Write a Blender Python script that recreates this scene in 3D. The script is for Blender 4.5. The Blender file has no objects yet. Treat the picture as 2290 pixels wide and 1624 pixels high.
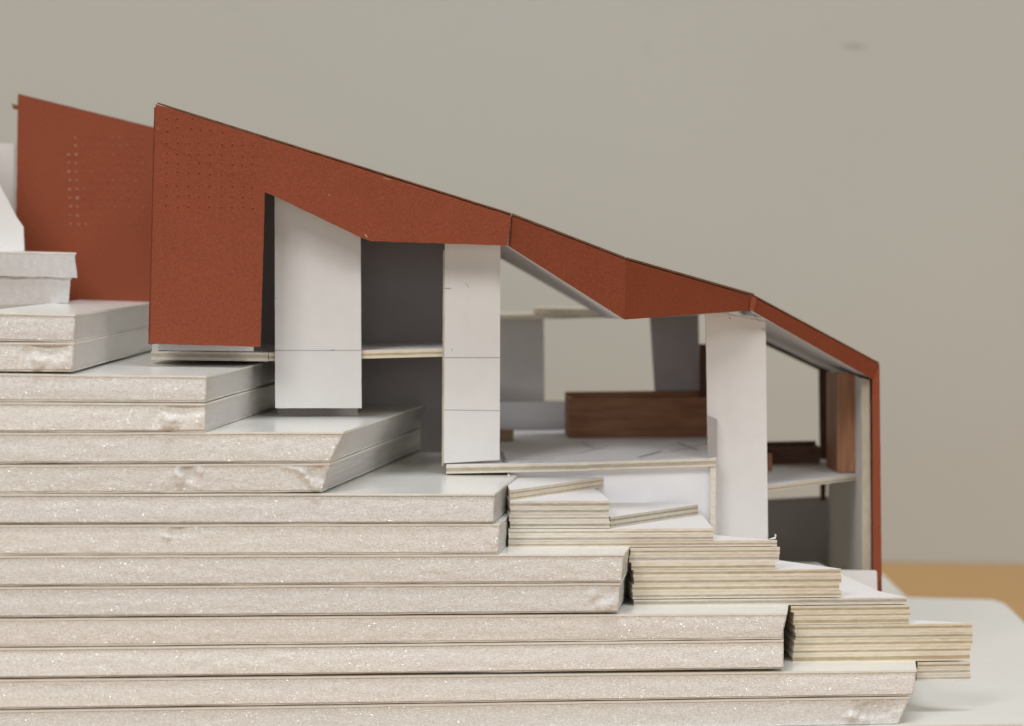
import bpy, math, random
from mathutils import Vector, noise
from mathutils.geometry import delaunay_2d_cdt

# ------------------------------------------------------------------ scene, camera, light
S = 0.001                                   # all lengths below are in millimetres
scene = bpy.context.scene
col = scene.collection
W, H = 2290.0, 1624.0                       # measuring grid on the photograph
FPX = 6255.0                                # focal length on that grid
DCAM = 450.0                                # camera to the nearest corner of the boards
YAW = 0.194                                 # the model's front recedes to the right
ROLL = math.atan(0.015)
PITCH = math.atan(252.0 / FPX)
EYE = 86.9                                  # eye height above the table top

f0 = Vector((0, math.cos(PITCH), -math.sin(PITCH)))
u0 = Vector((0, math.sin(PITCH), math.cos(PITCH)))
r0 = Vector((1, 0, 0))
RV = (r0 * math.cos(ROLL) + u0 * math.sin(ROLL)).normalized()
UV = (u0 * math.cos(ROLL) - r0 * math.sin(ROLL)).normalized()
CAM = Vector((0, -DCAM, EYE))

cam_data = bpy.data.cameras.new('camera')
cam = bpy.data.objects.new('camera', cam_data)
col.objects.link(cam)
from mathutils import Matrix
m = Matrix((RV, UV, -f0)).transposed().to_4x4()
m.translation = CAM * S
cam.matrix_world = m
cam_data.sensor_width = 36.0
cam_data.lens = 36.0 * FPX / W
cam_data.clip_start = 0.01
cam_data.clip_end = 50.0
cam_data.dof.use_dof = True
cam_data.dof.focus_distance = 0.482
cam_data.dof.aperture_fstop = 25.0
scene.camera = cam
scene.cycles.use_denoising = True
scene.cycles.sample_clamp_indirect = 4.0

world = bpy.data.worlds.new('World')
scene.world = world
world.use_nodes = True
bgn = world.node_tree.nodes['Background']
bgn.inputs[0].default_value = (0.92, 0.94, 1.0, 1)
bgn.inputs[1].default_value = 0.10


def area(name, loc, aim, size, watts, colour):
    d = bpy.data.lights.new(name, 'AREA')
    d.shape = 'RECTANGLE'
    d.size, d.size_y = size
    d.energy = watts
    d.color = colour
    o = bpy.data.objects.new(name, d)
    col.objects.link(o)
    o.location = loc
    o.rotation_euler = (Vector(aim) - Vector(loc)).to_track_quat('-Z', 'Y').to_euler()
    return o


area('window_light', (-0.52, -1.12, 0.90), (0, 0.05, 0.05), (0.42, 0.42), 9.2, (1.0, 0.985, 0.96))
area('room_light', (0.54, -1.10, 0.90), (0, 0.05, 0.05), (0.38, 0.38), 3.6, (1.0, 0.975, 0.935))
area('side_fill_light', (1.35, -0.50, 0.62), (0, 0.05, 0.05), (0.6, 0.5), 2.2, (1.0, 0.98, 0.965))  # added fill to brighten the board ends, no known window
area('far_fill_light', (-0.10, -2.6, 0.24), (0, 0.05, 0.06), (1.6, 0.5), 9.0, (0.97, 0.985, 1.0))  # added low frontal fill for the recesses, no known window
area('ceiling_light', (0.10, -0.28, 1.70), (0.02, 0.06, 0.0), (0.9, 0.5), 18.0, (0.95, 0.965, 1.0))

scene.view_settings.view_transform = 'Standard'
scene.view_settings.look = 'None'
scene.view_settings.gamma = 1.0
scene.view_settings.exposure = -0.12
scene.view_settings.use_curve_mapping = False


# ------------------------------------------------------------------ measuring helpers
def ray(px, py):
    return f0 + RV * ((px - W / 2) / FPX) - UV * ((py - H / 2) / FPX)


def P(px, py, Y):
    d = ray(px, py)
    return CAM + d * ((Y + DCAM) / d.y)


def F(px, py, d=0.0):
    """Point on the model's front plane, pushed back by d."""
    v = ray(px, py)
    # CAM.y + t v.y = YAW * (CAM.x + t v.x + 82) + d
    t = (YAW * (CAM.x + 82) + d - CAM.y) / (v.y - YAW * v.x)
    return CAM + v * t


def PZ(px, py, z):
    d = ray(px, py)
    return CAM + d * ((z - CAM.z) / d.z)


BACK = Vector((0, 1, 0))
NF = Vector((YAW, -1, 0)).normalized()       # front normal


# ------------------------------------------------------------------ materials
def new_mat(name):
    mt = bpy.data.materials.new(name)
    mt.use_nodes = True
    nt = mt.node_tree
    return mt, nt, nt.nodes['Principled BSDF']


def tone(nt, colour, vary):
    """Sheets of one material differ a little from piece to piece."""
    if vary <= 0:
        return colour
    oi = nt.nodes.new('ShaderNodeObjectInfo')
    hs = nt.nodes.new('ShaderNodeHueSaturation')
    mr = nt.nodes.new('ShaderNodeMapRange')
    mr.inputs['To Min'].default_value = 1 - vary
    mr.inputs['To Max'].default_value = 1 + vary * 0.6
    nt.links.new(oi.outputs['Random'], mr.inputs['Value'])
    nt.links.new(mr.outputs['Result'], hs.inputs['Value'])
    m3 = nt.nodes.new('ShaderNodeMath')
    m3.operation = 'MULTIPLY'
    m3.inputs[1].default_value = 7.31
    nt.links.new(oi.outputs['Random'], m3.inputs[0])
    m4 = nt.nodes.new('ShaderNodeMath')
    m4.operation = 'FRACT'
    nt.links.new(m3.outputs[0], m4.inputs[0])
    mr2 = nt.nodes.new('ShaderNodeMapRange')
    mr2.inputs['To Min'].default_value = 1 - vary * 3
    mr2.inputs['To Max'].default_value = 1 + vary * 2
    nt.links.new(m4.outputs[0], mr2.inputs['Value'])
    nt.links.new(mr2.outputs['Result'], hs.inputs['Saturation'])
    nt.links.new(colour, hs.inputs['Color'])
    return hs.outputs['Color']


def mottled(name, c1, c2, scale, rough, spec=0.4, stretch=(1, 1, 1), bump=0.0, bscale=None, detail=4.0, big=0.0, vary=0.0):
    mt, nt, b = new_mat(name)
    tc = nt.nodes.new('ShaderNodeTexCoord')
    mp = nt.nodes.new('ShaderNodeMapping')
    mp.inputs['Scale'].default_value = stretch
    nt.links.new(tc.outputs['Object'], mp.inputs['Vector'])
    n = nt.nodes.new('ShaderNodeTexNoise')
    n.inputs['Scale'].default_value = scale
    n.inputs['Detail'].default_value = detail
    n.inputs['Roughness'].default_value = 0.65
    nt.links.new(mp.outputs[0], n.inputs['Vector'])
    cr = nt.nodes.new('ShaderNodeValToRGB')
    cr.color_ramp.elements[0].position = 0.3
    cr.color_ramp.elements[1].position = 0.7
    cr.color_ramp.elements[0].color = (*c1, 1)
    cr.color_ramp.elements[1].color = (*c2, 1)
    fac = n.outputs['Fac']
    if big > 0:
        n3 = nt.nodes.new('ShaderNodeTexNoise')
        n3.inputs['Scale'].default_value = scale * 0.05
        n3.inputs['Detail'].default_value = 2
        nt.links.new(tc.outputs['Object'], n3.inputs['Vector'])
        mx = nt.nodes.new('ShaderNodeMath')
        mx.operation = 'MULTIPLY_ADD'
        nt.links.new(n3.outputs['Fac'], mx.inputs[0])
        mx.inputs[1].default_value = big
        sb = nt.nodes.new('ShaderNodeMath')
        sb.operation = 'SUBTRACT'
        nt.links.new(fac, sb.inputs[0])
        sb.inputs[1].default_value = big * 0.5
        nt.links.new(sb.outputs[0], mx.inputs[2])
        fac = mx.outputs[0]
    nt.links.new(fac, cr.inputs['Fac'])
    nt.links.new(tone(nt, cr.outputs['Color'], vary), b.inputs['Base Color'])
    b.inputs['Roughness'].default_value = rough
    b.inputs['Specular IOR Level'].default_value = spec
    if bump > 0:
        n2 = nt.nodes.new('ShaderNodeTexNoise')
        n2.inputs['Scale'].default_value = bscale or scale
        n2.inputs['Detail'].default_value = 3
        nt.links.new(mp.outputs[0], n2.inputs['Vector'])
        bp = nt.nodes.new('ShaderNodeBump')
        bp.inputs['Strength'].default_value = bump
        bp.inputs['Distance'].default_value = 0.0002
        nt.links.new(n2.outputs['Fac'], bp.inputs['Height'])
        nt.links.new(bp.outputs[0], b.inputs['Normal'])
    return mt


def foam_material():
    """White bead foam: each cut cell is a little facet that may catch a lamp."""
    mt, nt, b = new_mat('foam')
    out = nt.nodes['Material Output']
    tc = nt.nodes.new('ShaderNodeTexCoord')
    mp = nt.nodes.new('ShaderNodeMapping')
    mp.inputs['Rotation'].default_value = (0, 0.35, 0)
    mp.inputs['Scale'].default_value = (0.5, 1.0, 1.6)
    nt.links.new(tc.outputs['Object'], mp.inputs['Vector'])
    nz = nt.nodes.new('ShaderNodeTexNoise')
    nz.inputs['Scale'].default_value = 4200
    nz.inputs['Detail'].default_value = 3
    nt.links.new(mp.outputs[0], nz.inputs['Vector'])
    cr = nt.nodes.new('ShaderNodeValToRGB')
    cr.color_ramp.elements[0].position = 0.32
    cr.color_ramp.elements[1].position = 0.72
    cr.color_ramp.elements[0].color = (0.60, 0.573, 0.53, 1)
    cr.color_ramp.elements[1].color = (0.86, 0.838, 0.80, 1)
    nt.links.new(nz.outputs['Fac'], cr.inputs['Fac'])
    bp = nt.nodes.new('ShaderNodeBump')
    bp.inputs['Strength'].default_value = 0.55
    bp.inputs['Distance'].default_value = 0.00012
    nt.links.new(nz.outputs['Fac'], bp.inputs['Height'])
    b.inputs['Roughness'].default_value = 0.75
    b.inputs['Specular IOR Level'].default_value = 0.25
    nt.links.new(tone(nt, cr.outputs['Color'], 0.07), b.inputs['Base Color'])
    nt.links.new(bp.outputs[0], b.inputs['Normal'])
    nz2 = nt.nodes.new('ShaderNodeTexNoise')
    nz2.inputs['Scale'].default_value = 4600
    nz2.inputs['Detail'].default_value = 2
    nt.links.new(mp.outputs[0], nz2.inputs['Vector'])
    bp2 = nt.nodes.new('ShaderNodeBump')
    bp2.inputs['Strength'].default_value = 1.0
    bp2.inputs['Distance'].default_value = 0.00022
    nt.links.new(nz2.outputs['Fac'], bp2.inputs['Height'])
    b.inputs['Coat Weight'].default_value = 0.75
    b.inputs['Coat Roughness'].default_value = 0.10
    nt.links.new(bp2.outputs[0], b.inputs['Coat Normal'])
    # cell facets
    vo = nt.nodes.new('ShaderNodeTexVoronoi')
    vo.inputs['Scale'].default_value = 7000
    nt.links.new(mp.outputs[0], vo.inputs['Vector'])
    sub = nt.nodes.new('ShaderNodeVectorMath')
    sub.operation = 'SUBTRACT'
    nt.links.new(vo.outputs['Color'], sub.inputs[0])
    sub.inputs[1].default_value = (0.5, 0.5, 0.5)
    sc = nt.nodes.new('ShaderNodeVectorMath')
    sc.operation = 'SCALE'
    nt.links.new(sub.outputs[0], sc.inputs[0])
    sc.inputs['Scale'].default_value = 1.9
    ge = nt.nodes.new('ShaderNodeNewGeometry')
    ad = nt.nodes.new('ShaderNodeVectorMath')
    ad.operation = 'ADD'
    nt.links.new(ge.outputs['Normal'], ad.inputs[0])
    nt.links.new(sc.outputs[0], ad.inputs[1])
    nm = nt.nodes.new('ShaderNodeVectorMath')
    nm.operation = 'NORMALIZE'
    nt.links.new(ad.outputs[0], nm.inputs[0])
    gl = nt.nodes.new('ShaderNodeBsdfGlossy')
    gl.inputs['Roughness'].default_value = 0.23
    gl.inputs['Color'].default_value = (0.9, 0.9, 0.9, 1)
    nt.links.new(nm.outputs[0], gl.inputs['Normal'])
    wn = nt.nodes.new('ShaderNodeTexWhiteNoise')
    nt.links.new(vo.outputs['Color'], wn.inputs['Vector'])
    gt = nt.nodes.new('ShaderNodeMath')
    gt.operation = 'GREATER_THAN'
    nt.links.new(wn.outputs['Value'], gt.inputs[0])
    gt.inputs[1].default_value = 0.2
    dm = nt.nodes.new('ShaderNodeMath')
    dm.operation = 'LESS_THAN'
    nt.links.new(vo.outputs['Distance'], dm.inputs[0])
    dm.inputs[1].default_value = 0.30
    mu = nt.nodes.new('ShaderNodeMath')
    mu.operation = 'MULTIPLY'
    nt.links.new(gt.outputs[0], mu.inputs[0])
    nt.links.new(dm.outputs[0], mu.inputs[1])
    m2 = nt.nodes.new('ShaderNodeMath')
    m2.operation = 'MULTIPLY'
    nt.links.new(mu.outputs[0], m2.inputs[0])
    m2.inputs[1].default_value = 0.48
    mix = nt.nodes.new('ShaderNodeMixShader')
    nt.links.new(m2.outputs[0], mix.inputs[0])
    nt.links.new(b.outputs[0], mix.inputs[1])
    nt.links.new(gl.outputs[0], mix.inputs[2])
    nt.links.new(mix.outputs[0], out.inputs['Surface'])
    return mt


M = {}
M['foam'] = foam_material()
M['paper'] = mottled('glossy_paper', (0.80, 0.80, 0.755), (0.84, 0.84, 0.80), 300, 0.22, 0.5)
M['paper_edge'] = mottled('paper_edge', (0.76, 0.73, 0.66), (0.86, 0.845, 0.79), 900, 0.8, 0.2, (0.3, 1, 1))
M['white_card'] = mottled('white_card', (0.715, 0.695, 0.675), (0.745, 0.725, 0.705), 350, 0.85, 0.2, big=0.2)
M['ply_light'] = mottled('ply_light', (0.69, 0.605, 0.47), (0.78, 0.705, 0.58), 1500, 0.9, 0.1, (0.25, 1, 1), 0.5, 3000, vary=0.10)
M['ply_dark'] = mottled('ply_dark', (0.415, 0.355, 0.255), (0.54, 0.47, 0.35), 1500, 0.9, 0.1, (0.25, 1, 1), 0.5, 3000, vary=0.14)
M['card_edge'] = mottled('card_edge', (0.44, 0.385, 0.29), (0.54, 0.48, 0.38), 1200, 0.9, 0.1, (1, 1, 0.3))
M['wood_trim'] = mottled('walnut_trim', (0.30, 0.16, 0.085), (0.38, 0.21, 0.12), 600, 0.6, 0.3, (2, 1, 0.3))
M['ply_white'] = mottled('ply_white', (0.70, 0.66, 0.58), (0.80, 0.77, 0.72), 900, 0.6, 0.3, (0.2, 1, 1))
M['red'] = mottled('rust_card', (0.21, 0.047, 0.0195), (0.292, 0.074, 0.033), 2600, 0.8, 0.25, (1, 1, 1), 0.25, 2600, 5.0, 0.15)
M['red_edge'] = mottled('rust_card_edge', (0.12, 0.05, 0.025), (0.26, 0.12, 0.06), 1600, 0.9, 0.1, (0.4, 1, 1))
M['wood'] = mottled('walnut', (0.20, 0.085, 0.038), (0.40, 0.19, 0.095), 260, 0.6, 0.3, (0.3, 1, 2.5), 0.2, 900)
M['wood_v'] = mottled('walnut_upright', (0.26, 0.115, 0.055), (0.46, 0.22, 0.115), 260, 0.6, 0.3, (2.5, 1, 0.3), 0.2, 900)
M['wood_dark_shaded'] = mottled('dark_shaded_walnut', (0.075, 0.030, 0.016), (0.15, 0.062, 0.032), 260, 0.6, 0.3, (1, 1, 1))  # walnut darkened for the shade inside the rooms
M['lit_pinhole'] = mottled('lit_pinhole', (0.36, 0.20, 0.14), (0.46, 0.28, 0.21), 2000, 0.9, 0.1)  # pale tone standing for light through the pinholes
M['wood_pale'] = mottled('basswood', (0.40, 0.27, 0.16), (0.52, 0.37, 0.23), 400, 0.7, 0.2, (0.3, 1, 2))
M['foam_plain'] = mottled('foam_plain', (0.56, 0.54, 0.53), (0.66, 0.64, 0.63), 900, 0.8, 0.2, (1, 1, 1), 0.4, 1500)
M['shaded_card'] = mottled('shaded_card', (0.45, 0.41, 0.405), (0.49, 0.45, 0.445), 300, 0.85, 0.2)  # white card with the shade of the rooms put into its colour
M['plan_paper'] = mottled('plan_paper', (0.82, 0.82, 0.84), (0.86, 0.86, 0.88), 300, 0.6, 0.3)
M['flap_card'] = mottled('flap_card', (0.50, 0.48, 0.47), (0.54, 0.52, 0.51), 300, 0.85, 0.2)
M['pencil'] = mottled('pencil', (0.22, 0.21, 0.22), (0.40, 0.38, 0.38), 1200, 0.6, 0.3)
M['table'] = mottled('table_wood', (0.44, 0.25, 0.085), (0.50, 0.29, 0.105), 12, 0.45, 0.4, (0.2, 1, 1))


def wall_material():
    mt, nt, b = new_mat('painted_wall')
    tc = nt.nodes.new('ShaderNodeTexCoord')
    n = nt.nodes.new('ShaderNodeTexNoise')
    n.inputs['Scale'].default_value = 9
    n.inputs['Detail'].default_value = 3
    nt.links.new(tc.outputs['Object'], n.inputs['Vector'])
    cr = nt.nodes.new('ShaderNodeValToRGB')
    cr.color_ramp.elements[0].color = (0.466, 0.457, 0.408, 1)
    cr.color_ramp.elements[1].color = (0.492, 0.482, 0.433, 1)
    nt.links.new(n.outputs['Fac'], cr.inputs['Fac'])
    last = cr.outputs['Color']
    # scuff marks on the paint
    for (px, py, rx, rz, k) in ((1910, 104, 5.2, 1.3, 0.30), (1446, 106, 0.9, 3.2, 0.10), (1850, 60, 3, 2, 0.05), (520, 18, 4, 2, 0.04)):
        c = P(px, py, 342)
        mp = nt.nodes.new('ShaderNodeMapping')
        mp.vector_type = 'TEXTURE'
        mp.inputs['Location'].default_value = (c.x * S, c.y * S, c.z * S)
        mp.inputs['Scale'].default_value = (rx * S, 1, rz * S)
        nt.links.new(tc.outputs['Object'], mp.inputs['Vector'])
        gr = nt.nodes.new('ShaderNodeTexGradient')
        gr.gradient_type = 'SPHERICAL'
        nt.links.new(mp.outputs[0], gr.inputs['Vector'])
        mr = nt.nodes.new('ShaderNodeMath')
        mr.operation = 'MULTIPLY'
        nt.links.new(gr.outputs['Fac'], mr.inputs[0])
        mr.inputs[1].default_value = k * 2.2
        mr.use_clamp = True
        mx = nt.nodes.new('ShaderNodeMix')
        mx.data_type = 'RGBA'
        nt.links.new(mr.outputs[0], mx.inputs['Factor'])
        nt.links.new(last, mx.inputs['A'])
        mx.inputs['B'].default_value = (0.28, 0.26, 0.22, 1)
        last = mx.outputs['Result']
    nt.links.new(last, b.inputs['Base Color'])
    b.inputs['Roughness'].default_value = 0.8
    b.inputs['Specular IOR Level'].default_value = 0.2
    return mt


M['wall'] = wall_material()


# ------------------------------------------------------------------ mesh helpers
class MB:
    def __init__(self):
        self.v, self.f, self.mi, self.mats = [], [], [], []

    def slot(self, name):
        if name not in self.mats:
            self.mats.append(name)
        return self.mats.index(name)

    def add(self, pts):
        i = len(self.v)
        self.v.extend(pts)
        return i

    def face(self, idx, mat):
        self.f.append(tuple(idx))
        self.mi.append(self.slot(mat))

    def prism(self, ring_a, ring_b, mat_a, mat_side, mat_b):
        """ring_a faces the viewer/top, ring_b the other way."""
        n = len(ring_a)
        a = self.add(ring_a)
        b = self.add(ring_b)
        self.face([a + i for i in range(n)], mat_a)
        self.face([b + n - 1 - i for i in range(n)], mat_b)
        for i in range(n):
            j = (i + 1) % n
            self.face((a + j, a + i, b + i, b + j), mat_side)

    def build(self, name, parent=None, smooth=False):
        base = parent_base(parent)
        me = bpy.data.meshes.new(name)
        me.from_pydata([tuple((p - base) * S) for p in self.v], [], self.f)
        for k in self.mats:
            me.materials.append(M[k])
        me.polygons.foreach_set('material_index', self.mi)
        if smooth:
            me.polygons.foreach_set('use_smooth', [True] * len(me.polygons))
        me.update()
        import bmesh
        bm = bmesh.new()
        bm.from_mesh(me)
        bmesh.ops.recalc_face_normals(bm, faces=bm.faces)
        bm.to_mesh(me)
        bm.free()
        o = bpy.data.objects.new(name, me)
        col.objects.link(o)
        if parent is not None:
            o.parent = parent
        return o


BASES = {}


def parent_base(o):
    b = Vector((0, 0, 0))
    while o is not None:
        b = b + BASES.get(o.name, Vector((0, 0, 0)))
        o = o.parent
    return b


def thing(name, base, label, cat, group=None):
    o = bpy.data.objects.new(name, None)
    o.empty_display_size = 0.005
    col.objects.link(o)
    o.location = base * S
    BASES[o.name] = base.copy()
    tag(o, label, cat, group)
    return o


def tag(o, label=None, cat=None, group=None, kind=None):
    if label:
        o['label'] = label
    if cat:
        o['category'] = cat
    if group:
        o['group'] = group
    if kind:
        o['kind'] = kind
    return o


def dense(ring, step, jit=0.0, seed=0, closed=True, normal=None):
    """Split the edges of a ring and rough them up a little (in the ring's own plane)."""
    rnd = random.Random(seed)
    out = []
    n = len(ring)
    for i in range(n if closed else n - 1):
        a, b = ring[i], ring[(i + 1) % n]
        L = (b - a).length
        k = max(1, min(400, int(L / step)))
        e = (b - a).normalized() if L > 0 else Vector((1, 0, 0))
        side = e.cross(normal) if normal is not None else Vector((0, 0, 0))
        for j in range(k):
            p = a.lerp(b, j / k)
            if j and jit:
                q = p * 0.55 + Vector((seed * 7.3, seed * 1.7, seed * 3.1))
                p = p + side * (noise.noise(q) * jit + noise.noise(q * 4.0) * jit * 0.5 + rnd.uniform(-1, 1) * jit * 0.15)
            out.append(p)
    if not closed:
        out.append(ring[-1])
    return out


SEED = [1]


def nseed():
    SEED[0] += 1
    return SEED[0]


def panel(name, pts, thick, parent, front='white_card', edge='white_card', back=None, jit=0.05, step=1.2, vec=None, mb=None):
    """Upright cut card: pts is its front outline, thickness goes back."""
    nrm = (pts[1] - pts[0]).cross(pts[2] - pts[0]).normalized()
    ring = dense(pts, step, jit, nseed(), True, nrm) if jit else list(pts)
    off = (vec if vec is not None else BACK) * thick
    b = mb or MB()
    b.prism(ring, [p + off for p in ring], front, edge, back or front)
    if mb is None:
        return b.build(name, parent)


PLY = (('ply_white', 0.10, 0.0), ('ply_light', 0.27, 0.01), ('ply_dark', 0.34, 0.04), ('ply_light', 0.29, 0.0))


def sheet(name, pts, thick, parent, repeat=1, top='white_card', jit=0.06, step=0.7, plies=PLY, inset_dir=True, sag=0.0):
    """A lying card: pts is the outline of its top face; plies show on the cut edge."""
    b = MB()
    up = Vector((0, 0, 1))
    z = 0.0
    cen = sum(pts, Vector((0, 0, 0))) / len(pts)
    for r in range(repeat):
        rs = random.Random(nseed() * 3 + 1)
        sh = [p_[1] * rs.uniform(0.55, 1.45) for p_ in plies]
        tot = sum(sh)
        sh = [x_ / tot for x_ in sh]
        for k, (mat, share, inset) in enumerate(plies):
            s = nseed()
            t = thick / repeat * sh[k]
            ring = dense(pts, step, jit, s, True, up)
            ins = inset + random.Random(s).uniform(-0.02, 0.03)
            rr = []
            for p in ring:
                d = (cen - p)
                d.z = 0
                q = p + d.normalized() * ins - up * z
                rr.append(q)
            b.prism(rr, [p - up * (t - 0.004) for p in rr], top if (k == 0 and r == 0) else mat, mat, mat)
            z += t
    return b.build(name, parent)


def line_strip(name, a, b, width, parent, up=Vector((0, 0, 1)), nrm=Vector((0, -1, 0)), mat='pencil'):
    """A pencil line: a thin film on the card."""
    mb = MB()
    w = up * (width * 0.5)
    o = nrm * 0.03
    o2 = nrm * 0.012
    mb.prism([a - w + o, b - w + o, b + w + o, a + w + o], [a - w + o2, b - w + o2, b + w + o2, a + w + o2], mat, mat, mat)
    return mb.build(name, parent)


# ------------------------------------------------------------------ the setting
mb = MB()
zt = 0.0
mb.prism([Vector((-900, -250, zt)), Vector((900, -250, zt)), Vector((900, 341.5, zt)), Vector((-900, 341.5, zt))],
         [Vector((-900, -250, -25)), Vector((900, -250, -25)), Vector((900, 341.5, -25)), Vector((-900, 341.5, -25))], 'table', 'table', 'table')
tag(mb.build('table_top'), 'pale wooden table top under the model', None, None, 'structure')
mb = MB()
wy = 342.0
sl = 0.0
mb.prism([Vector((-1500, wy, -700)), Vector((1500, wy, -700)), Vector((1500, wy, 1600)), Vector((-1500, wy, 1600))],
         [Vector((-1500, wy + 60, -700)), Vector((1500, wy + 60, -700)), Vector((1500, wy + 60, 1600)), Vector((-1500, wy + 60, 1600))], 'wall', 'wall', 'wall')
tag(mb.build('wall'), 'plain beige painted wall behind the model', None, None, 'structure')


# ------------------------------------------------------------------ foam boards
def foam_board(idx, TL, TR, BL, BR, label, tilt=0.0, dx=0.1, gouges=(), d=0.0, rough=0.0):
    """Front outline given on the photograph grid; TL/BL are measured at x = 0 and carried on past the frame."""
    def at0(L, R):
        s = (R[1] - L[1]) / (R[0] - L[0])
        return F(-55, L[1] - 55 * s, d)
    tl, tr = at0(TL, TR), F(TR[0], TR[1], d)
    bl, br = at0(BL, BR) - Vector((0, 0, 0.22)), F(BR[0], BR[1], d) - Vector((0, 0, 0.2))
    base = Vector(((tl.x + tr.x) / 2, tl.y, min(bl.z, br.z)))
    back_y = 175.0 if idx < 9 else 95.0
    root = thing('foam_board', base, label, 'foam board', 'foam boards stacked as the hillside')
    PT = 0.38
    up = Vector((0, 0, 1))
    fw = Vector((0, 0, 0))
    Lb = (tr - tl).length
    nx = int(Lb / 0.36)
    nz = 14
    sd = idx * 13.7
    b = MB()
    grid = []
    for i in range(nx + 1):
        u = i / nx
        T = tl.lerp(tr, u) - up * (PT - 0.02)
        B = bl.lerp(br, u) + up * (PT - 0.02)
        rowv = []
        for j in range(nz + 1):
            v = j / nz
            p = T.lerp(B, v)
            # how the knife left the cut: hollow under the paper, drawn out towards the bottom
            tl_ = tilt * 0.7 + 0.55
            dsp = -0.03 - 0.22 * tl_ + (0.58 * tl_) * v + 0.10 * math.sin(math.pi * v)
            q = Vector((p.x * 0.25 + sd, p.z * 0.9, sd * 0.3))
            dsp += noise.noise(q) * 0.07
            q2 = Vector((p.x * 1.6 + sd, p.z * 2.2, 3.1 + sd))
            dsp += noise.noise(q2) * 0.035
            if rough:
                dsp += rough * max(0, v - 0.6) * noise.noise(Vector((p.x * 1.1 + p.z * 0.9, p.z * 1.5, sd)))
            for (gx, gy, rx, ry, amp) in gouges:
                gp = F(gx, gy, d)
                ex = (p.x - gp.x) / (rx / 13.5)
                ez = (p.z - gp.z) / (ry / 13.5)
                ww = noise.noise(Vector((p.x * 0.9, p.z * 0.9, sd + gx))) * 0.7
                rr = math.sqrt(ex * ex + ez * ez) + ww
                if rr < 1.6:
                    k = max(0.0, 1 - (max(rr, 0) / 1.5) ** 2)
                    dsp += 1.05 * amp * k * (1 + 0.5 * noise.noise(Vector((p.x * 2.2, p.z * 2.2, sd))))
            rowv.append(p + NF * dsp)
        grid.append(rowv)
    idxs = [[b.add([grid[i][j]]) for j in range(nz + 1)] for i in range(nx + 1)]
    for i in range(nx):
        for j in range(nz):
            b.face((idxs[i][j], idxs[i][j + 1], idxs[i + 1][j + 1], idxs[i + 1][j]), 'foam')
    # right end, running back
    bk = Vector((dx, 1, 0))
    ny = 60
    L2 = back_y - tr.y
    prev = idxs[nx]
    for i in range(1, ny + 1):
        w = (i / ny) ** 1.6
        cur = []
        for j in range(nz + 1):
            p = grid[nx][j] + bk * (L2 * w)
            q = Vector((p.y * 0.3, p.z * 0.8, sd))
            p = p + Vector((1, 0, 0)) * (noise.noise(q) * 0.10 + noise.noise(q * 5) * 0.03)
            cur.append(b.add([p]))
        for j in range(nz):
            b.face((prev[j], prev[j + 1], cur[j + 1], cur[j]), 'foam')
        prev = cur
    # back and left end close the block
    lb = [b.add([grid[0][j] + BACK * (back_y - tl.y)]) for j in (0, nz)]
    b.face([prev[0]] + [prev[j] for j in range(1, nz + 1)] + [lb[1], lb[0]], 'foam')
    b.face([idxs[0][j] for j in range(nz, -1, -1)] + [lb[0], lb[1]], 'foam')
    b.build('foam_core', root, True)
    # the two paper facings
    for (L, R, z0, up_side) in ((tl, tr, 0.0, True), (bl, br, PT, False)):
        brk = R + bk * (back_y - R.y)
        blk = L + BACK * (back_y - L.y)
        fr = dense([L, R], 0.8, 0.05, nseed(), False, up)
        sdd = dense([R, brk], 1.0, 0.05, nseed(), False, up)
        ring = fr[:-1] + sdd + [blk]
        zz = []
        for p in ring:
            wv = noise.noise(Vector((p.x * 0.12 + sd, p.y * 0.05, idx + (0 if up_side else 50)))) * 0.10
            zz.append(p + up * (z0 + (wv if not up_side else wv * 0.4)))
        pb = MB()
        pb.prism(zz, [p - up * (PT - 0.03) for p in zz], 'paper', 'paper_edge', 'paper')
        pb.build('paper_facing', root)
    return tl, tr


foam_board(1, (0, 699), (168, 703), (0, 760), (165, 763), 'topmost foam board, short white sheet the two grey-white blocks stand on', 0.1, 0.0)
foam_board(2, (0, 765.5), (166, 766), (0, 828), (162, 829), 'second foam board from the top, gouged front near its right corner', 0.0, 0.0,
           ((112, 782, 34, 14, -0.7), (84, 806, 9, 20, 0.55), (62, 790, 10, 14, -0.3), (146, 812, 16, 14, 0.25)))
foam_board(3, (0, 835), (462, 841), (0, 895), (459, 897.5), 'third foam board from the top, its white surface running under the red panel', 0.0, 0.075)
foam_board(4, (0, 899.5), (459, 902), (0, 964), (459, 963), 'fourth foam board from the top with a crumb of torn foam near its right corner', 0.5, 0.075,
           ((378, 943, 15, 13, 0.7), (412, 916, 34, 10, -0.5), (446, 932, 12, 14, 0.2), (350, 935, 14, 16, -0.15)))
foam_board(5, (0, 968), (768, 966), (0, 1034), (738, 1032), 'fifth foam board from the top, below the tall wide white pier', 0.5, 0.125)
foam_board(6, (0, 1040), (738, 1036), (0, 1101), (720, 1098), 'sixth foam board from the top with a curved slash at its right corner', 0.0, 0.125,
           ((402, 1066, 9, 20, 0.5), (424, 1056, 14, 12, -0.7), (444, 1052, 10, 10, 0.3), (712, 1060, 22, 16, -0.6), (640, 1045, 12, 5, 0.3), (660, 1049, 10, 5, 0.4), (676, 1056, 8, 6, 0.5), (687, 1067, 7, 7, 0.55), (696, 1079, 7, 7, 0.55), (706, 1090, 8, 6, 0.5)), rough=0.35)
foam_board(7, (0, 1104.5), (1106, 1104), (0, 1169), (1103, 1168), 'seventh foam board from the top, upper of the pair ending left of the stair cards', 1.0, 0.10)
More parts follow.
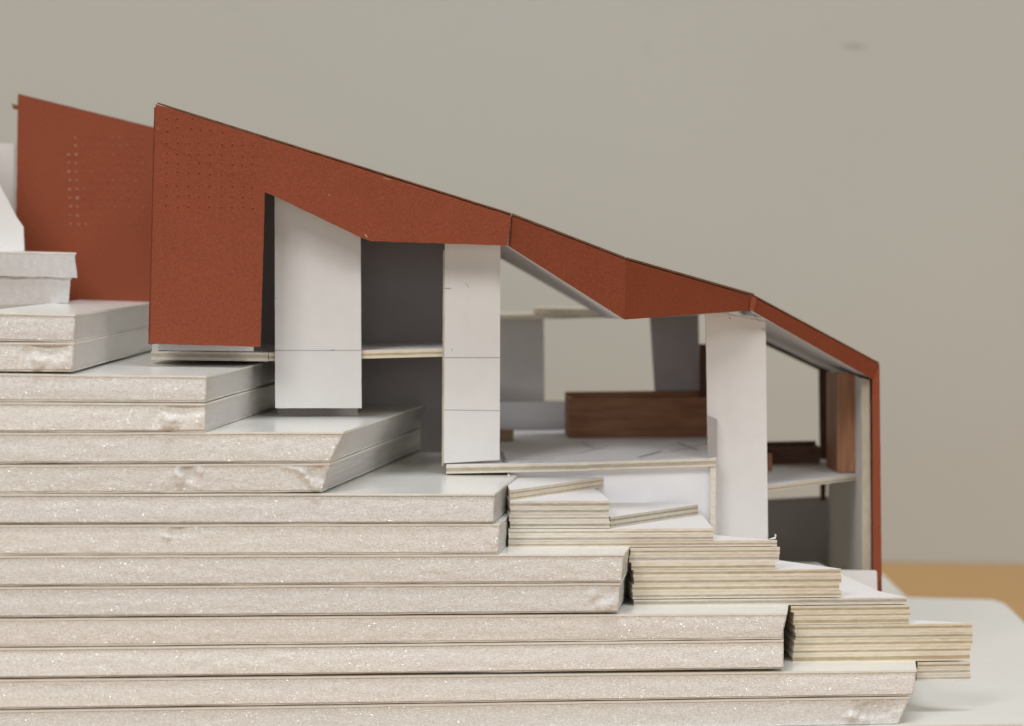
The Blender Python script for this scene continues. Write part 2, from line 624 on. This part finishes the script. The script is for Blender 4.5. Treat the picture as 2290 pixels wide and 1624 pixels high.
foam_board(8, (0, 1174), (1117, 1171.5), (0, 1239), (1114, 1236), 'eighth foam board from the top with a small nick near its left', 0.1, 0.10,
           ((390, 1188, 20, 8, -0.5), (375, 1194, 8, 11, 0.45), (1098, 1200, 12, 18, 0.2)))
foam_board(9, (0, 1243), (1396, 1239), (0, 1308), (1388, 1300), 'ninth foam board from the top, carrying the upper stair cards', 0.6, 0.12)
foam_board(10, (0, 1313), (1388, 1304), (0, 1378), (1381, 1367), 'tenth foam board from the top with frayed foam at its right end', 0.6, 0.10,
           ((1328, 1328, 10, 12, 0.3), (1356, 1353, 20, 12, 0.4), (1378, 1322, 10, 14, -0.3), (1340, 1345, 10, 10, -0.25)))
foam_board(11, (0, 1384), (1760, 1371), (0, 1444), (1748, 1427), 'eleventh foam board from the top, darker tan edge, carrying the middle stair cards', -0.1, 0.12)
foam_board(12, (0, 1449.5), (1752, 1431), (0, 1514), (1750, 1493), 'twelfth foam board from the top with a pale sparkling edge', 0.9, 0.10)
foam_board(13, (0, 1520), (2050, 1499), (0, 1583), (2041, 1553), 'thirteenth foam board from the top, carrying the lowest stair cards', 0.5, 0.12)
foam_board(14, (0, 1589), (2034, 1558), (0, 1655), (2008, 1620), 'lowest foam board of the stack with a scooped gouge at its right end', 0.2, 0.10,
           ((1946, 1586, 40, 15, -0.8), (1906, 1602, 16, 11, 0.9), (1925, 1612, 14, 8, 0.5), (2000, 1575, 12, 16, -0.2)))

# the wide base board under everything
zb = F(2200, 1619, -1.5).z
fl, frr = F(-80, 1660, -1.5), F(2600, 1640, -1.5)
c1, c2, c3, c4 = PZ(1950, 1262, zb), PZ(2028, 1336, zb), PZ(2238, 1342, zb), PZ(2292, 1394, zb)
c5 = PZ(2420, 1520, zb)


def fz(p, z):
    return Vector((p.x, p.y, z))


base_outline = [fz(fl, zb), fz(frr, zb), c5, c4, c3.lerp(c4, 0.18), c3.lerp(c2, 0.08), c2, c1, Vector((c1.x - 3, 262, zb)), Vector((-120, 262, zb))]
broot = thing('base_board', Vector((0, 0, zb - 5)), 'wide white foam base board lying on the table, clipped corners at right', 'foam board')
mb = MB()
mb.prism(base_outline, [p - Vector((0, 0, 0.3)) for p in base_outline], 'paper', 'paper_edge', 'paper')
mb.build('paper_facing', broot)
mb = MB()
mb.prism([p - Vector((0, 0, 0.32)) for p in base_outline], [fz(p, max(0.32, zb - 5.0)) for p in base_outline], 'foam', 'foam', 'foam')
mb.build('foam_core', broot)
mb = MB()
mb.prism([fz(p, max(0.31, zb - 5.0)) for p in base_outline], [fz(p, 0.02) for p in base_outline], 'paper', 'paper_edge', 'paper')
mb.build('paper_facing', broot)

# ------------------------------------------------------------------ card stairs
stairs = thing('card_stairs', F(1600, 1480, 20), 'stepped stack of tan-edged white cards descending to the right as stairs', 'stairs')
DS = 11.0


def stair_cards(x0, x1, y0, y1, n, rear, jitter=0.35, xl_back=None, xref=None):
    """n cards between two heights on the photograph; rear = point where the oblique rear edge is seen."""
    xr = xref or (x0 + x1) / 2
    ztop, zbot = F(xr, y0, DS).z, F(xr, y1, DS).z
    t = (ztop - zbot) / n
    rnd = random.Random(nseed())
    for k in range(n):
        z = ztop - k * t
        ja, jb, jd = rnd.uniform(-jitter, jitter), rnd.uniform(-jitter, jitter), rnd.uniform(-0.10, 0.12)
        a = fz(F(x0, y0, DS + jd), z) + Vector((ja, YAW * ja, 0))
        b = fz(F(x1, y0, DS + jd), z) + Vector((jb, YAW * jb, 0))
        r = PZ(rear[0], rear[1], ztop)
        pts = [a, b, fz(r, z), Vector((r.x - 6, 95, z)), Vector((a.x - 4, 95, z))]
        sheet('stair_card', pts, t - 0.02, stairs, jit=0.07)
    return ztop


zA = stair_cards(1140, 1364, 1120, 1182, 4, (1340, 1098), 0.15)
zA2 = stair_cards(1139, 1595, 1182.5, 1210, 2, (1552, 1128), 0.15)
zJ = stair_cards(1138, 1739, 1210, 1224, 1, (1590, 1196), 0.1, xref=1400)
zB = stair_cards(1411, 1740, 1224.5, 1274, 3, (1600, 1206), 0.4, xref=1560)
zB2 = stair_cards(1417, 1880, 1274, 1338, 4, (1735, 1252), 0.25, xref=1640)
zK = stair_cards(1418, 2028, 1338.5, 1354, 1, (1962, 1321), 0.1, xref=1770)
zC = stair_cards(1773, 2033, 1354.5, 1396, 3, (1960, 1340), 0.3, xref=1900)
zC2 = stair_cards(1777, 2174, 1396, 1480, 5, (2030, 1386), 0.25, xref=1960)
zC3 = stair_cards(2052, 2172, 1480.5, 1523, 3, (2060, 1470), 0.25, xref=2110)
YU = max(PZ(1349, 1089, zA).y, PZ(1561, 1152, zA2).y) + 1.0
# two cards whose front edge runs obliquely back across a step
for (x0, x1, yb1, zz, th) in ((1141, 1349, 1089, zA, 1.75), (1366, 1561, 1152, zA2, 1.95)):
    a = fz(F(x0, 1100, DS + 0.5), zz + th)
    e = PZ(x1, yb1, zz)
    bpt = fz(e, zz + th)
    sheet('angled_card', [a, bpt, Vector((bpt.x - 0.3, YU + 0.8, zz + th)), Vector((a.x - 1.5, YU + 0.8, zz + th))], th - 0.02, stairs, repeat=2)
# a curl of torn paper on the corner of the middle step
mb = MB()
c0 = F(1732, 1207, DS + 0.3)
pr = [c0 + Vector((-0.9, 0, 0.05)), c0 + Vector((0.15, 0, 0.1)), c0 + Vector((0.35, 0, 0.75)), c0 + Vector((0.05, 0, 1.0)), c0 + Vector((0.1, 0, 0.4))]
mb.prism(pr, [p + Vector((0, 0.8, 0)) for p in pr], 'paper_edge', 'paper_edge', 'paper_edge')
mb.build('torn_paper', stairs)

# ------------------------------------------------------------------ the building
bld = thing('card_building', F(1150, 1060, 40), 'rust red and white card house with folded roof standing on the foam terraces', 'model house')


def punched_panel(name, outline, holes, thick, parent, r_out, r_in, depth):
    """Card with pin holes pushed into its face. outline/holes are 3D points on one plane."""
    o = outline[0]
    ex = (outline[1] - o).normalized()
    nrm = ex.cross(outline[2] - o).normalized()
    ey = nrm.cross(ex)
    if nrm.y > 0:
        toward = -nrm
    else:
        toward = nrm
    ring = dense(outline, 1.0, 0.05, nseed(), True, nrm)
    to2 = lambda p: Vector(((p - o).dot(ex), (p - o).dot(ey)))
    v2 = [to2(p) for p in ring]
    n = len(v2)
    edges = [(i, (i + 1) % n) for i in range(n)]
    hole_c = []
    K = 8
    rnd = random.Random(5)
    for h in holes:
        c = to2(h)
        rs = rnd.uniform(0.8, 1.15)
        hole_c.append((c, rs))
        for rad in (r_out, r_in):
            i0 = len(v2)
            for k in range(K):
                a = 2 * math.pi * k / K
                v2.append(c + Vector((math.cos(a), math.sin(a))) * rad * rs)
            edges += [(i0 + k, i0 + (k + 1) % K) for k in range(K)]
        v2.append(c)
    vo, eo, fo, ov, oe, of = delaunay_2d_cdt(v2, edges, [], 1, 1e-5)
    b = MB()
    pts = []
    for i, p in enumerate(vo):
        q = o + ex * p.x + ey * p.y
        src = ov[i][0] if ov[i] else -1
        if src >= n:
            k = (src - n) % (2 * K + 1)
            if k >= 2 * K:
                q = q - toward * depth
            elif k >= K:
                q = q + toward * 0.06
        pts.append(q)
    i0 = b.add(pts)
    for f in fo:
        b.face([i0 + k for k in f], 'red')
    bi = b.add([p + BACK * thick for p in ring])
    fi = b.add(ring)
    b.face([bi + k for k in range(n - 1, -1, -1)], 'red')
    for k in range(n):
        j = (k + 1) % n
        b.face((fi + j, fi + k, bi + k, bi + j), 'red_edge')
    return b.build(name, parent)


DP = 31.0
outl = [F(x, y, DP) for x, y in ((348, 233), (1144, 483), (1133.5, 549.5), (830, 539.5), (808, 532), (612, 438), (592, 430), (582, 776), (335, 769))]
holes = []
rows = ((384, (374, 403, 451), None),)
hz = [(540, 383), (573, 383), (620, 383),
      (542, 423), (573, 413), (614, 414), (647, 417), (677, 420), (717, 422)]
grid_rows = [460, 496, 525, 559, 598, 634, 666]
hp = []
for zx, zy in ((1255, 313), (1330, 306), (1440, 311), (1258, 400), (1330, 377), (1425, 380), (1500, 387), (1572, 394), (1665, 398)):
    hp.append((zx, zy))
for ry in (492, 574, 640, 715, 808, 888, 966):
    for cx in (1248, 1330, 1415, 1490, 1570, 1660, 1740, 1818, 1890):
        hp.append((cx, ry))
rnd = random.Random(3)
for zx, zy in hp:
    px = (zx * 900 / 2088) / 3307 * 2290 + rnd.uniform(-1.6, 1.6)
    py = (250 + zy * 700 / 1624) / 3307 * 2290 + (zx - 1248) * 0.006 + rnd.uniform(-1.8, 1.8)
    holes.append(F(px, py, DP))
fp = punched_panel('facade_panel', outl, holes, 0.9, bld, 0.27, 0.12, 0.28)
tag(fp, 'rust red panel with rows of pinholes')
panel('facade_return', [F(344.5, 240, DP + 1.3), F(349, 240, DP + 1.3), F(338, 771, DP + 1.3), F(331.5, 769, DP + 1.3)], 3, bld, 'red', 'red_edge')


def P2(a, Ya):
    return P(a[0], a[1], Ya)


def Yf(px, d):
    return F(px, 700, d).y


Y1, Y2, Y3, Y4 = Yf(1144, DP), Yf(1400, 17.0), Yf(1683, 35.5), 86.0


def on_plane(px, py, a, b, c):
    n_ = (b - a).cross(c - a)
    v = ray(px, py)
    return CAM + v * (n_.dot(a - CAM) / n_.dot(v))


q_tl, q_tr, q_bl = P(1146, 484, Y1 + .1), P(1401, 582, Y2), P(1135.5, 549.5, Y1 + 1.6)
q_br = on_plane(1397, 715, q_tl, q_tr, q_bl)
panel('facade_panel', [q_tl, q_tr, q_br, q_bl], 0.9, bld, 'red', 'red_edge', jit=0.03)
sh_ = Vector((0, 0.08, 0))
t_tr = P(1680, 662, Y3)
t_br = on_plane(1676, 694.5, q_tr, t_tr, q_br)
panel('facade_panel', [q_tr + sh_, t_tr, t_br, q_br + sh_], 0.9, bld, 'red', 'red_edge', jit=0.03)
YC, YR = q_br.y, t_br.y
panel('facade_panel', [P(1691, 668, Y3 + .2), P(1966, 815, Y4), P(1952, 849, Y4), P(1681, 695, Y3 + .2)], 0.9, bld, 'red', 'red_edge')
sp = panel('seam_strip', [P(1680, 661, Y3 - .15), P(1692, 668, Y3 - .15), P(1686, 697, Y3 - .15), P(1676, 692, Y3 - .15)], 0.3, bld, 'red', 'red_edge')


ln = fp
for (x0, y0, x1, y1, w, mt_) in ((352, 316, 380, 329, 0.07, 'red_edge'), (380, 329, 430, 352, 0.06, 'red_edge'), (436, 355, 500, 386, 0.05, 'red_edge'), (505, 389, 564, 417, 0.06, 'red_edge'),
                                 (857, 398, 874, 403, 0.10, 'wood_pale'), (905, 412, 935, 421, 0.06, 'wood_trim'), (816, 524, 821, 531, 0.22, 'wood_pale'), (640, 318, 646, 322, 0.10, 'wood_trim'),
                                 (733, 436, 738, 437, 0.08, 'wood_pale'), (352, 285, 354, 290, 0.08, 'wood_pale')):
    a, b = F(x0, y0, DP), F(x1, y1, DP)
    dd = (b - a).normalized()
    line_strip('scuff_mark', a, b, w, fp, up=dd.cross(NF), nrm=NF, mat=mt_)


# folded roof: red sheets lying on the panels, white soffit below
def roof_sheet(name, A, B, C, D, t0, mat, edge, nn=(0, 0, 1)):
    up = Vector((0, 0, 1)) * t0
    ring = [A, B, C, D]
    nrm = (B - A).cross(C - A).normalized()
    rg = dense(ring, 1.2, 0.05, nseed(), True, nrm)
    b = MB()
    b.prism([p + up for p in rg], rg, mat, edge, 'white_card')
    return b.build(name, bld)


roof_sheet('roof_sheet', P(352, 232.5, Yf(352, DP + .1)), P(1143, 480, Y1 + .1), P(1143, 500, 104), P(455, 272, 104), 0.28, 'red', 'red_edge')
roof_sheet('roof_sheet', P(1145, 480.5, Y1 + .1), P(1399, 578.5, Y2 + .1), P(1352, 640, 130), P(1132, 560, 130), 0.30, 'red', 'red_edge')
roof_sheet('roof_sheet', P(1401, 579, Y2 + .1), P(1686, 660.5, Y3 + .1), P(1630, 690, 142), P(1354, 641, 142), 0.30, 'red', 'red_edge')
roof_sheet('roof_sheet', P(1685, 662.5, Y3 + .3), P(1966, 814, Y4), P(1890, 812, 146), P(1632, 691, 146), 0.30, 'red', 'red_edge')


def soffit(A, B, C, D, t=0.8):
    b = MB()
    up = Vector((0, 0, t))
    b.prism([A, B, C, D], [p + up for p in (A, B, C, D)], 'white_card', 'white_card', 'white_card')
    return b.build('soffit', bld)


soffit(q_bl + (q_bl - q_br) * 0.13 + Vector((0, 1.1, 0)), q_br + Vector((-0.2, 1.1, 0)), P(1352, 711, 118), P(1092, 563, 118))
soffit(P(1398, 713.5, YC + 1.0), P(1676, 693, YR + .95), P(1630, 700, 125), P(1370, 690, 125))
soffit(P(1681, 695.5, Y3 + .9), P(1950, 847, Y4 + .9), P(1850, 829, 146), P(1640, 728, 146))
soffit(P(592, 420, Yf(600, DP + 1.2)), P(1133, 540, Y1 + 1.2), P(1110, 545, 97), P(640, 430, 97))

# piers
DPI = 41.0
pier1 = panel('pier', [F(614, 428, DPI), F(806, 518, DPI), F(808.5, 913, DPI), F(615.5, 913, DPI)], 1.2, bld, 'white_card', 'ply_white', jit=0.03)
pier2 = panel('pier', [F(995, 535, 40), F(1119, 538, 40), F(1117.5, 1029, 40), F(992, 1036, 40)], 1.2, bld, 'white_card', 'ply_light', jit=0.03)
panel('pier_return', [F(991, 560, 40.1), F(994.6, 560, 40.1), F(991.6, 1042, 40.1), F(988, 1042, 40.1)], 24, bld, 'card_edge', 'white_card', jit=0.04)
pier3 = panel('pier', [F(1578, 694, 42), F(1712, 712, 42), F(1718, 1250, 42), F(1587, 1250, 42)], 1.2, bld, 'white_card', 'ply_light', jit=0.03)
panel('pier_flap', [F(1583, 929, 37), F(1604, 938, 41), F(1604, 1023, 41), F(1583, 1024, 37)], 0.4, bld, 'flap_card', 'flap_card', jit=0.02)
panel('pier_return', [F(620, 560, 52), F(800, 560, 52), F(800, 926, 52), F(620, 926, 52)], 1.2, bld, 'shaded_card', 'shaded_card', jit=0.0)
# pencil lines and ticks on the piers
for (x0, y0, x1, y1, d, par, w) in ((616, 784, 808, 784, DPI, pier1, 0.10), (993, 800, 1118, 800, 40.0, pier2, 0.13), (993, 917, 1117, 918.5, 40.0, pier2, 0.10),
                                    (995, 645, 1009, 645.5, 40.0, pier2, 0.16), (1042, 634, 1048, 643, 40.0, pier2, 0.10), (1010, 780, 1011, 786, 40.0, pier2, 0.10),
                                    (1703, 735, 1713, 740, 42.0, pier3, 0.12), (1632, 708, 1633, 714, 42.0, pier3, 0.14), (1628, 703, 1712, 719, 42.0, pier3, 0.10),
                                    (1685, 706, 1700, 719, 42.0, pier3, 0.08), (614, 784, 618, 784, DPI, pier1, 0.2), (742, 782, 746, 784, DPI, pier1, 0.2), (614, 668, 618, 668, DPI, pier1, 0.15)):
    a, b = F(x0, y0, d), F(x1, y1, d)
    dd = (b - a).normalized()
    line_strip('pencil_line', a, b, w, par, up=dd.cross(NF), nrm=NF)

# floor slabs
SD = 42.3


def slab(name, pl, pr, yl_b, back_l, back_r, th, top='plan_paper', repeat=1):
    return sheet(name, [pl, pr, back_r, back_l], th, bld, repeat, top=top, jit=0.06)


a, b = F(338, 785.5, SD), F(600, 789, SD)
slab('floor_slab', a, b, 0, Vector((a.x, 98, a.z)), Vector((b.x, 98, b.z)), 1.55)
a, b = F(601, 789, SD), F(994, 779, SD)
slab('floor_slab', a, b, 0, Vector((a.x, 96, a.z)), Vector((b.x, 96, b.z)), 1.5)
panel('base_strip', [F(352, 764, 37.5), F(566, 772, 37.5), F(566, 785.5, 37.5), F(352, 783, 37.5)], 1.0, bld, 'white_card', 'ply_white', jit=0.03)
a, b = F(998, 1041, 37.5), F(1312, 1035, 37.5)
m_l, m_m = a, b
a, b = F(1314, 1033.5, 37.5), F(1601, 1025, 37.5)
main_slab = sheet('floor_slab', [m_l, m_m, a, b, Vector((b.x + 4, 152, b.z)), Vector((m_l.x, 152, m_l.z))], 1.5, bld, top='plan_paper', jit=0.06)
zfl = (m_l.z + b.z) / 2
# pencil plan drawn on the floor
for (x0, y0, x1, y1, w) in ((1122, 1010, 1130, 1032, 0.28), (1150, 1030, 1300, 1012, 0.14), (1300, 1012, 1360, 997, 0.14), (1300, 990, 1330, 1003, 0.14), (1340, 1004, 1500, 1012, 0.12),
                            (1428, 1022, 1480, 1008, 0.22), (1160, 1031, 1240, 1026, 0.2), (1180, 1034, 1400, 1029, 0.10), (1500, 1010, 1590, 990, 0.12), (1515, 990, 1560, 1006, 0.2)):
    def onfloor(px, py):
        z = m_l.z + (b.z - m_l.z) * (px - 998) / 600.0
        return PZ(px, py, z + 0.25)
    p0, p1 = onfloor(x0, y0), onfloor(x1, y1)
    dd = (p1 - p0).normalized()
    line_strip('pencil_line', p0, p1, w * 1.7, main_slab, up=dd.cross(Vector((0, 0, 1))), nrm=Vector((0, 0, 1)))
# low step at the back of the middle room, and the wall under the floor
panel('rear_step', [P(1090, 900, 150), P(1300, 900, 150), P(1300, 966, 150), P(1090, 966, 150)], 8, bld, 'plan_paper', 'plan_paper', jit=0.0)
panel('under_wall', [F(1141, 1050, 39.3), F(1588, 1038, 39.3), F(1588, 1182, 39.3), F(1141, 1182, 39.3)], 1.2, bld, 'plan_paper', 'plan_paper', jit=0.0)
panel('under_wall', [F(1588.5, 1044, 37.8), F(1601, 1043.5, 37.8), F(1600, 1215, 37.8), F(1588, 1215, 37.8)], 30, bld, 'ply_light', 'white_card', jit=0.03)
panel('under_wall', [F(1135, 1060, 37.6), F(1140, 1060, 37.6), F(1140, 1130, 37.6), F(1135, 1130, 37.6)], 30, bld, 'ply_light', 'white_card', jit=0.05)
panel('under_lip', [F(1140, 1056, 15.6), F(1338, 1052, 15.6), F(1338, 1062, 15.6), F(1140, 1068, 15.6)], 1, bld, 'white_card', 'white_card', jit=0.0) if False else None

# rear walls
panel('rear_wall', [P(455, 274, 98), P(1040, 465, 98), P(1040, 1012, 98), P(940, 1012, 98), P(940, 912, 98), P(690, 912, 98), P(690, 860, 98), P(455, 800, 98)], 1.2, bld, 'shaded_card', 'white_card', jit=0.0)
panel('side_wall', [F(350, 236, DP + 1), F(362, 240, DP + 1), F(355, 786, SD), F(340, 786, SD)], 80, bld, 'white_card', 'white_card', jit=0.0)
panel('side_wall', [P(1100, 545, 78), P(1114, 549, 78), P(1114, 1036, 78), P(1100, 1036, 78)], 40, bld, 'white_card', 'white_card', jit=0.0)  # added hidden partition, keeps the left room's light out of the middle
panel('rear_wall', [P(1060, 705, 155), P(1216, 705, 155), P(1218, 905, 155), P(1060, 905, 155)], 1.2, bld, 'white_card', 'white_card', jit=0.03)
panel('rear_wall', [P(1452, 690, 140), P(1562, 690, 140), P(1566, 905, 140), P(1466, 905, 140)], 1.2, bld, 'shaded_card', 'white_card', jit=0.03)
panel('rear_wall', [P(1640, 1121, 146), P(1870, 1109, 146), P(1870, 1300, 146), P(1640, 1300, 146)], 1.2, bld, 'shaded_card', 'white_card', jit=0.0)
panel('rear_eave', [P(1060, 705, 138), P(1250, 704, 138), P(1382, 700, 138), P(1384, 710, 138), P(1250, 713.5, 138), P(1060, 713, 138)], 26, bld, 'card_edge', 'card_edge', jit=0.04)
panel('rear_eave', [P(1196, 690, 139), P(1330, 692, 139), P(1330, 703, 139), P(1196, 703, 139)], 20, bld, 'card_edge', 'card_edge', jit=0.04)

# right-hand room
panel('rear_beam', [P(1640, 728, 144), P(1848, 826, 144), P(1848, 836, 144), P(1640, 738, 144)], 1.0, bld, 'wood_dark_shaded', 'wood_dark_shaded', jit=0.0)
a, b = P(1712, 1086, 69.5), P(1929, 1059, 98)
ra = Vector((a.x - 8, 145, a.z))
rb = P(1882, 1030, 145)
sheet('floor_slab', [a, b, fz(rb, b.z - 0.5), ra], 1.15, bld, top='plan_paper', jit=0.05)
panel('side_wall', [P(1927, 846, Y4 + 1.5), P(1945, 850, Y4 + 1.5), P(1949, 1350, Y4 + 1.5), P(1929, 1350, Y4 + 1.5)], 60, bld, 'card_edge', 'white_card', jit=0.04)
rw = panel('side_wall', [P(1951, 846, Y4), P(1967, 816, Y4), fz(P(1977, 1360, Y4), zb + 0.05), fz(P(1956, 1360, Y4), zb + 0.05)], 55, bld, 'red', 'red', jit=0.04)
tag(rw, 'rust red outer wall')
wb = panel('parapet', [P(1866, 1278, 80), P(1961, 1279, 80), P(1963, 1350, 80), P(1866, 1350, 80)], 2.6, bld, 'white_card', 'ply_white', jit=0.03)

# rear wing on the left with its own punched red wall
wing = thing('card_wing', P(240, 676, 107), 'rust red card wall with rows of pinholes at far left, behind the house front', 'model wall')
ro = [P(40, 211, 107), P(470, 318, 107), P(470, 676, 107), P(30, 676, 107), P(36, 470, 107)]
rh = []
rcol = []
rr = random.Random(8)
for r in range(11):
    yy = 307 + r * 19.4
    for c in range(11):
        if r < 2 and c == 0:
            continue
        xx = 152 + (16.5 * c) + r * 0.6
        rcol.append(c)
        rh.append(P(xx + rr.uniform(-1, 1), yy + rr.uniform(-1, 1), 107))
punched_panel('wall_panel', ro, rh, 0.9, wing, 0.34, 0.16, -0.16)
mb = MB()  # pale discs painting the light that shows through the pinholes
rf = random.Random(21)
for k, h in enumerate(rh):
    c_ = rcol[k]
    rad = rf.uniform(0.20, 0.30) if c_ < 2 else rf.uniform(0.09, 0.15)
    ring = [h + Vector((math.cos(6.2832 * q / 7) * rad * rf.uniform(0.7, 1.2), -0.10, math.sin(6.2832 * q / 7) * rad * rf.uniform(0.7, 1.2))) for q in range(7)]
    mb.prism(ring, [p + Vector((0, 0.08, 0)) for p in ring], 'lit_pinhole', 'lit_pinhole', 'lit_pinhole')
tag(mb.build('lit_pinholes', wing), None, None, None, 'stuff')
panel('paper_tab', [P(26, 232, 107.4), P(42, 236, 107.4), P(42, 246, 107.4), P(29, 244, 107.4)], 0.6, wing, 'red_edge', 'red_edge', jit=0.03)
panel('roof_edge', [P(40, 209.5, 107.2), P(470, 316, 107.2), P(470, 318, 107.2), P(40, 211.5, 107.2)], 1.2, wing, 'red_edge', 'red_edge', jit=0.02)

# grey-white blocks and folded card at the far left
def block(label, pts, Y, deep, jit=0.12):
    root = thing('foam_block', P(pts[2][0], pts[2][1], Y), label, 'foam block', 'grey-white foam blocks at far left')
    panel('foam_core', [P(x, y, Y) for x, y in pts], deep, root, 'foam_plain', 'foam_plain', jit=jit, step=0.6, vec=Vector((-0.3, 1, 0)))
    top = [P(x, y, Y - 0.05) for x, y in pts[:2]]
    r = [top[0], top[1] + Vector((0.2, 0, 0)), top[1] + Vector((0.2, 0, 0)) + Vector((-0.3, 1, 0)) * deep, top[0] + BACK * deep]
    b = MB()
    up = Vector((0, 0, 0.3))
    b.prism([p + up for p in r], [p + up * 0.07 for p in r], 'paper', 'paper_edge', 'paper')
    b.build('paper_facing', root)


block('upper grey-white foam block with ragged right end, left of the far red wall', ((-60, 564), (168, 569), (173, 622), (-60, 616)), 72, 24)
block('lower grey-white foam block on the topmost foam board, far left', ((-60, 621), (157, 626), (153, 678), (-60, 684)), 72.6, 24)
fold = thing('folded_card', P(20, 565, 84), 'white card leaning with a slanted right edge, far left above the foam blocks', 'card')
panel('card_leaf', [P(-330, 560, 84), P(-330, -120, 84), P(0, 415, 84), P(38, 488, 84), P(52, 508, 84), P(54, 562, 84)], 0.6, fold, jit=0.02)  # unseen upper left part drawn out to shade the red wall
bk = thing('upright_card', P(10, 560, 109), 'pinkish white upright card with a level top, far left edge behind the slanted one', 'card')
panel('card_leaf', [P(-60, 317, 109), P(33, 322, 109), P(34, 560, 109), P(-60, 560, 109)], 0.8, bk, jit=0.02)

# ------------------------------------------------------------------ loose wooden furniture
def wood_box(name, label, cat, pts, Y, deep, rim=0.0, mat='wood', leftshift=0.0):
    root = thing(name, P((pts[0][0] + pts[1][0]) / 2, pts[2][1], Y), label, cat)
    fr = [P(x, y, Y) for x, y in pts]
    panel('front_board', fr, 1.0, root, mat, mat, jit=0.0)
    bkp = [p + BACK * (deep - 1.0) + Vector((leftshift, 0, 0)) for p in fr]
    bkp[0].z += 0.7
    bkp[1].z += 0.7
    panel('rear_board', bkp, 1.0, root, mat, mat, jit=0.0)
    for k, nm in ((0, 'end_board'), (1, 'end_board')):
        t, bm_ = fr[k], fr[3 - k]
        sx = Vector((0.9 if k == 0 else -0.9, 0, 0))
        mb2 = MB()
        e = Vector((-0.02 if k == 0 else 0.02, 0, 0))
        ring = [t + BACK * 1.02 + e, t + BACK * (deep - 1.02) + e + Vector((leftshift, 0, 0)), bm_ + BACK * (deep - 1.02) + e + Vector((leftshift, 0, 0)), bm_ + BACK * 1.02 + e]
        mb2.prism(ring, [p + sx for p in ring], mat, mat, mat)
        mb2.build(nm, root)
    return root


wood_box('planter_box', 'long dark walnut box on the floor between the middle and right piers', 'wooden box',
         ((1272, 893), (1640, 889), (1640, 984), (1272, 986)), 120, 16, leftshift=-0.5)
wp = thing('wood_post', P(1572, 884, 132), 'dark walnut upright strip just left of the right white pier', 'wooden post')
panel('post', [P(1565, 770, 132), P(1590, 770, 132), P(1590, 905, 132), P(1565, 905, 132)], 1.5, wp, 'wood_dark_shaded', 'wood_dark_shaded', jit=0.0)
panel('foot_strip', [P(1466, 876, 137), P(1600, 874, 137), P(1600, 900, 137), P(1466, 900, 137)], 2.0, wp, 'wood', 'wood', jit=0.03)
wk = thing('wood_block', P(1130, 988, 112), 'small pale wood block right of the middle pier', 'wooden block')
panel('block', [P(1100, 964, 112), P(1149, 965, 112), P(1148, 987, 112), P(1100, 988, 112)], 6, wk, 'wood_pale', 'wood_pale', jit=0.03)
# walnut column and bench in the right-hand room
wc = thing('corner_cabinet', P(1873, 1052, 106), 'brown walnut corner column inside the right room beside the red wall', 'wooden column')
c_t, c_b = P(1874, 832, 99), P(1874, 1057, 99)
l_t, l_b = P(1849, 832, 116), P(1849, 1050, 116)
r_t, r_b = P(1914, 838, 98), P(1915, 1056, 98)
for nm, ring, mt_ in (('side_board', [l_t, c_t, c_b, l_b], 'wood_v'), ('front_board', [c_t + Vector((0.35, 0, 0)), r_t, r_b, c_b + Vector((0.35, 0, 0))], 'wood_v')):
    panel(nm, ring, 0.8, wc, mt_, mt_, jit=0.0)
mb = MB()
ring = [c_t + Vector((-0.15, -0.1, 0)), c_t + Vector((0.4, -0.1, 0)), c_b + Vector((0.4, -0.1, 0)), c_b + Vector((-0.15, -0.1, 0))]
panel('corner_trim', ring, 0.5, wc, 'wood_trim', 'wood_trim', jit=0.0)
wf = thing('window_post', P(1840, 1040, 141), 'shade-darkened walnut post at the left of the corner column, rear of the right room', 'wooden post')
panel('post', [P(1832, 822, 141), P(1860, 826, 141), P(1846, 1120, 141), P(1836, 1120, 141)], 1.6, wf, 'wood_dark_shaded', 'wood_dark_shaded', jit=0.0)
wood_box('low_bench', 'low shade-darkened walnut bench at the back of the right room', 'wooden bench', ((1690, 1003), (1834, 1000), (1834, 1036), (1690, 1040)), 122, 9, mat='wood_dark_shaded')
pg = thing('round_stool', P(1720, 1056, 106), 'small round brown peg stool right of the right white pier', 'stool')
mb = MB()
c0 = P(1716, 1056, 104)
c1_ = P(1716, 1014, 104)
n = 20
prof = ((0.86, 0.0), (0.95, 0.06), (0.95, 0.90), (0.85, 0.97), (0.6, 1.0))
rings = []
for (r_, h_) in prof:
    cc = c0.lerp(c1_, h_)
    rings.append([cc + Vector((math.cos(2 * math.pi * k / n), math.sin(2 * math.pi * k / n), 0)) * r_ for k in range(n)])
ids = [mb.add(r_) for r_ in rings]
for i in range(len(ids) - 1):
    for k in range(n):
        j = (k + 1) % n
        mb.face((ids[i] + k, ids[i] + j, ids[i + 1] + j, ids[i + 1] + k), 'wood_v')
mb.face([ids[-1] + k for k in range(n)], 'wood_v')
mb.face([ids[0] + n - 1 - k for k in range(n)], 'wood_v')
mb.build('peg', pg)
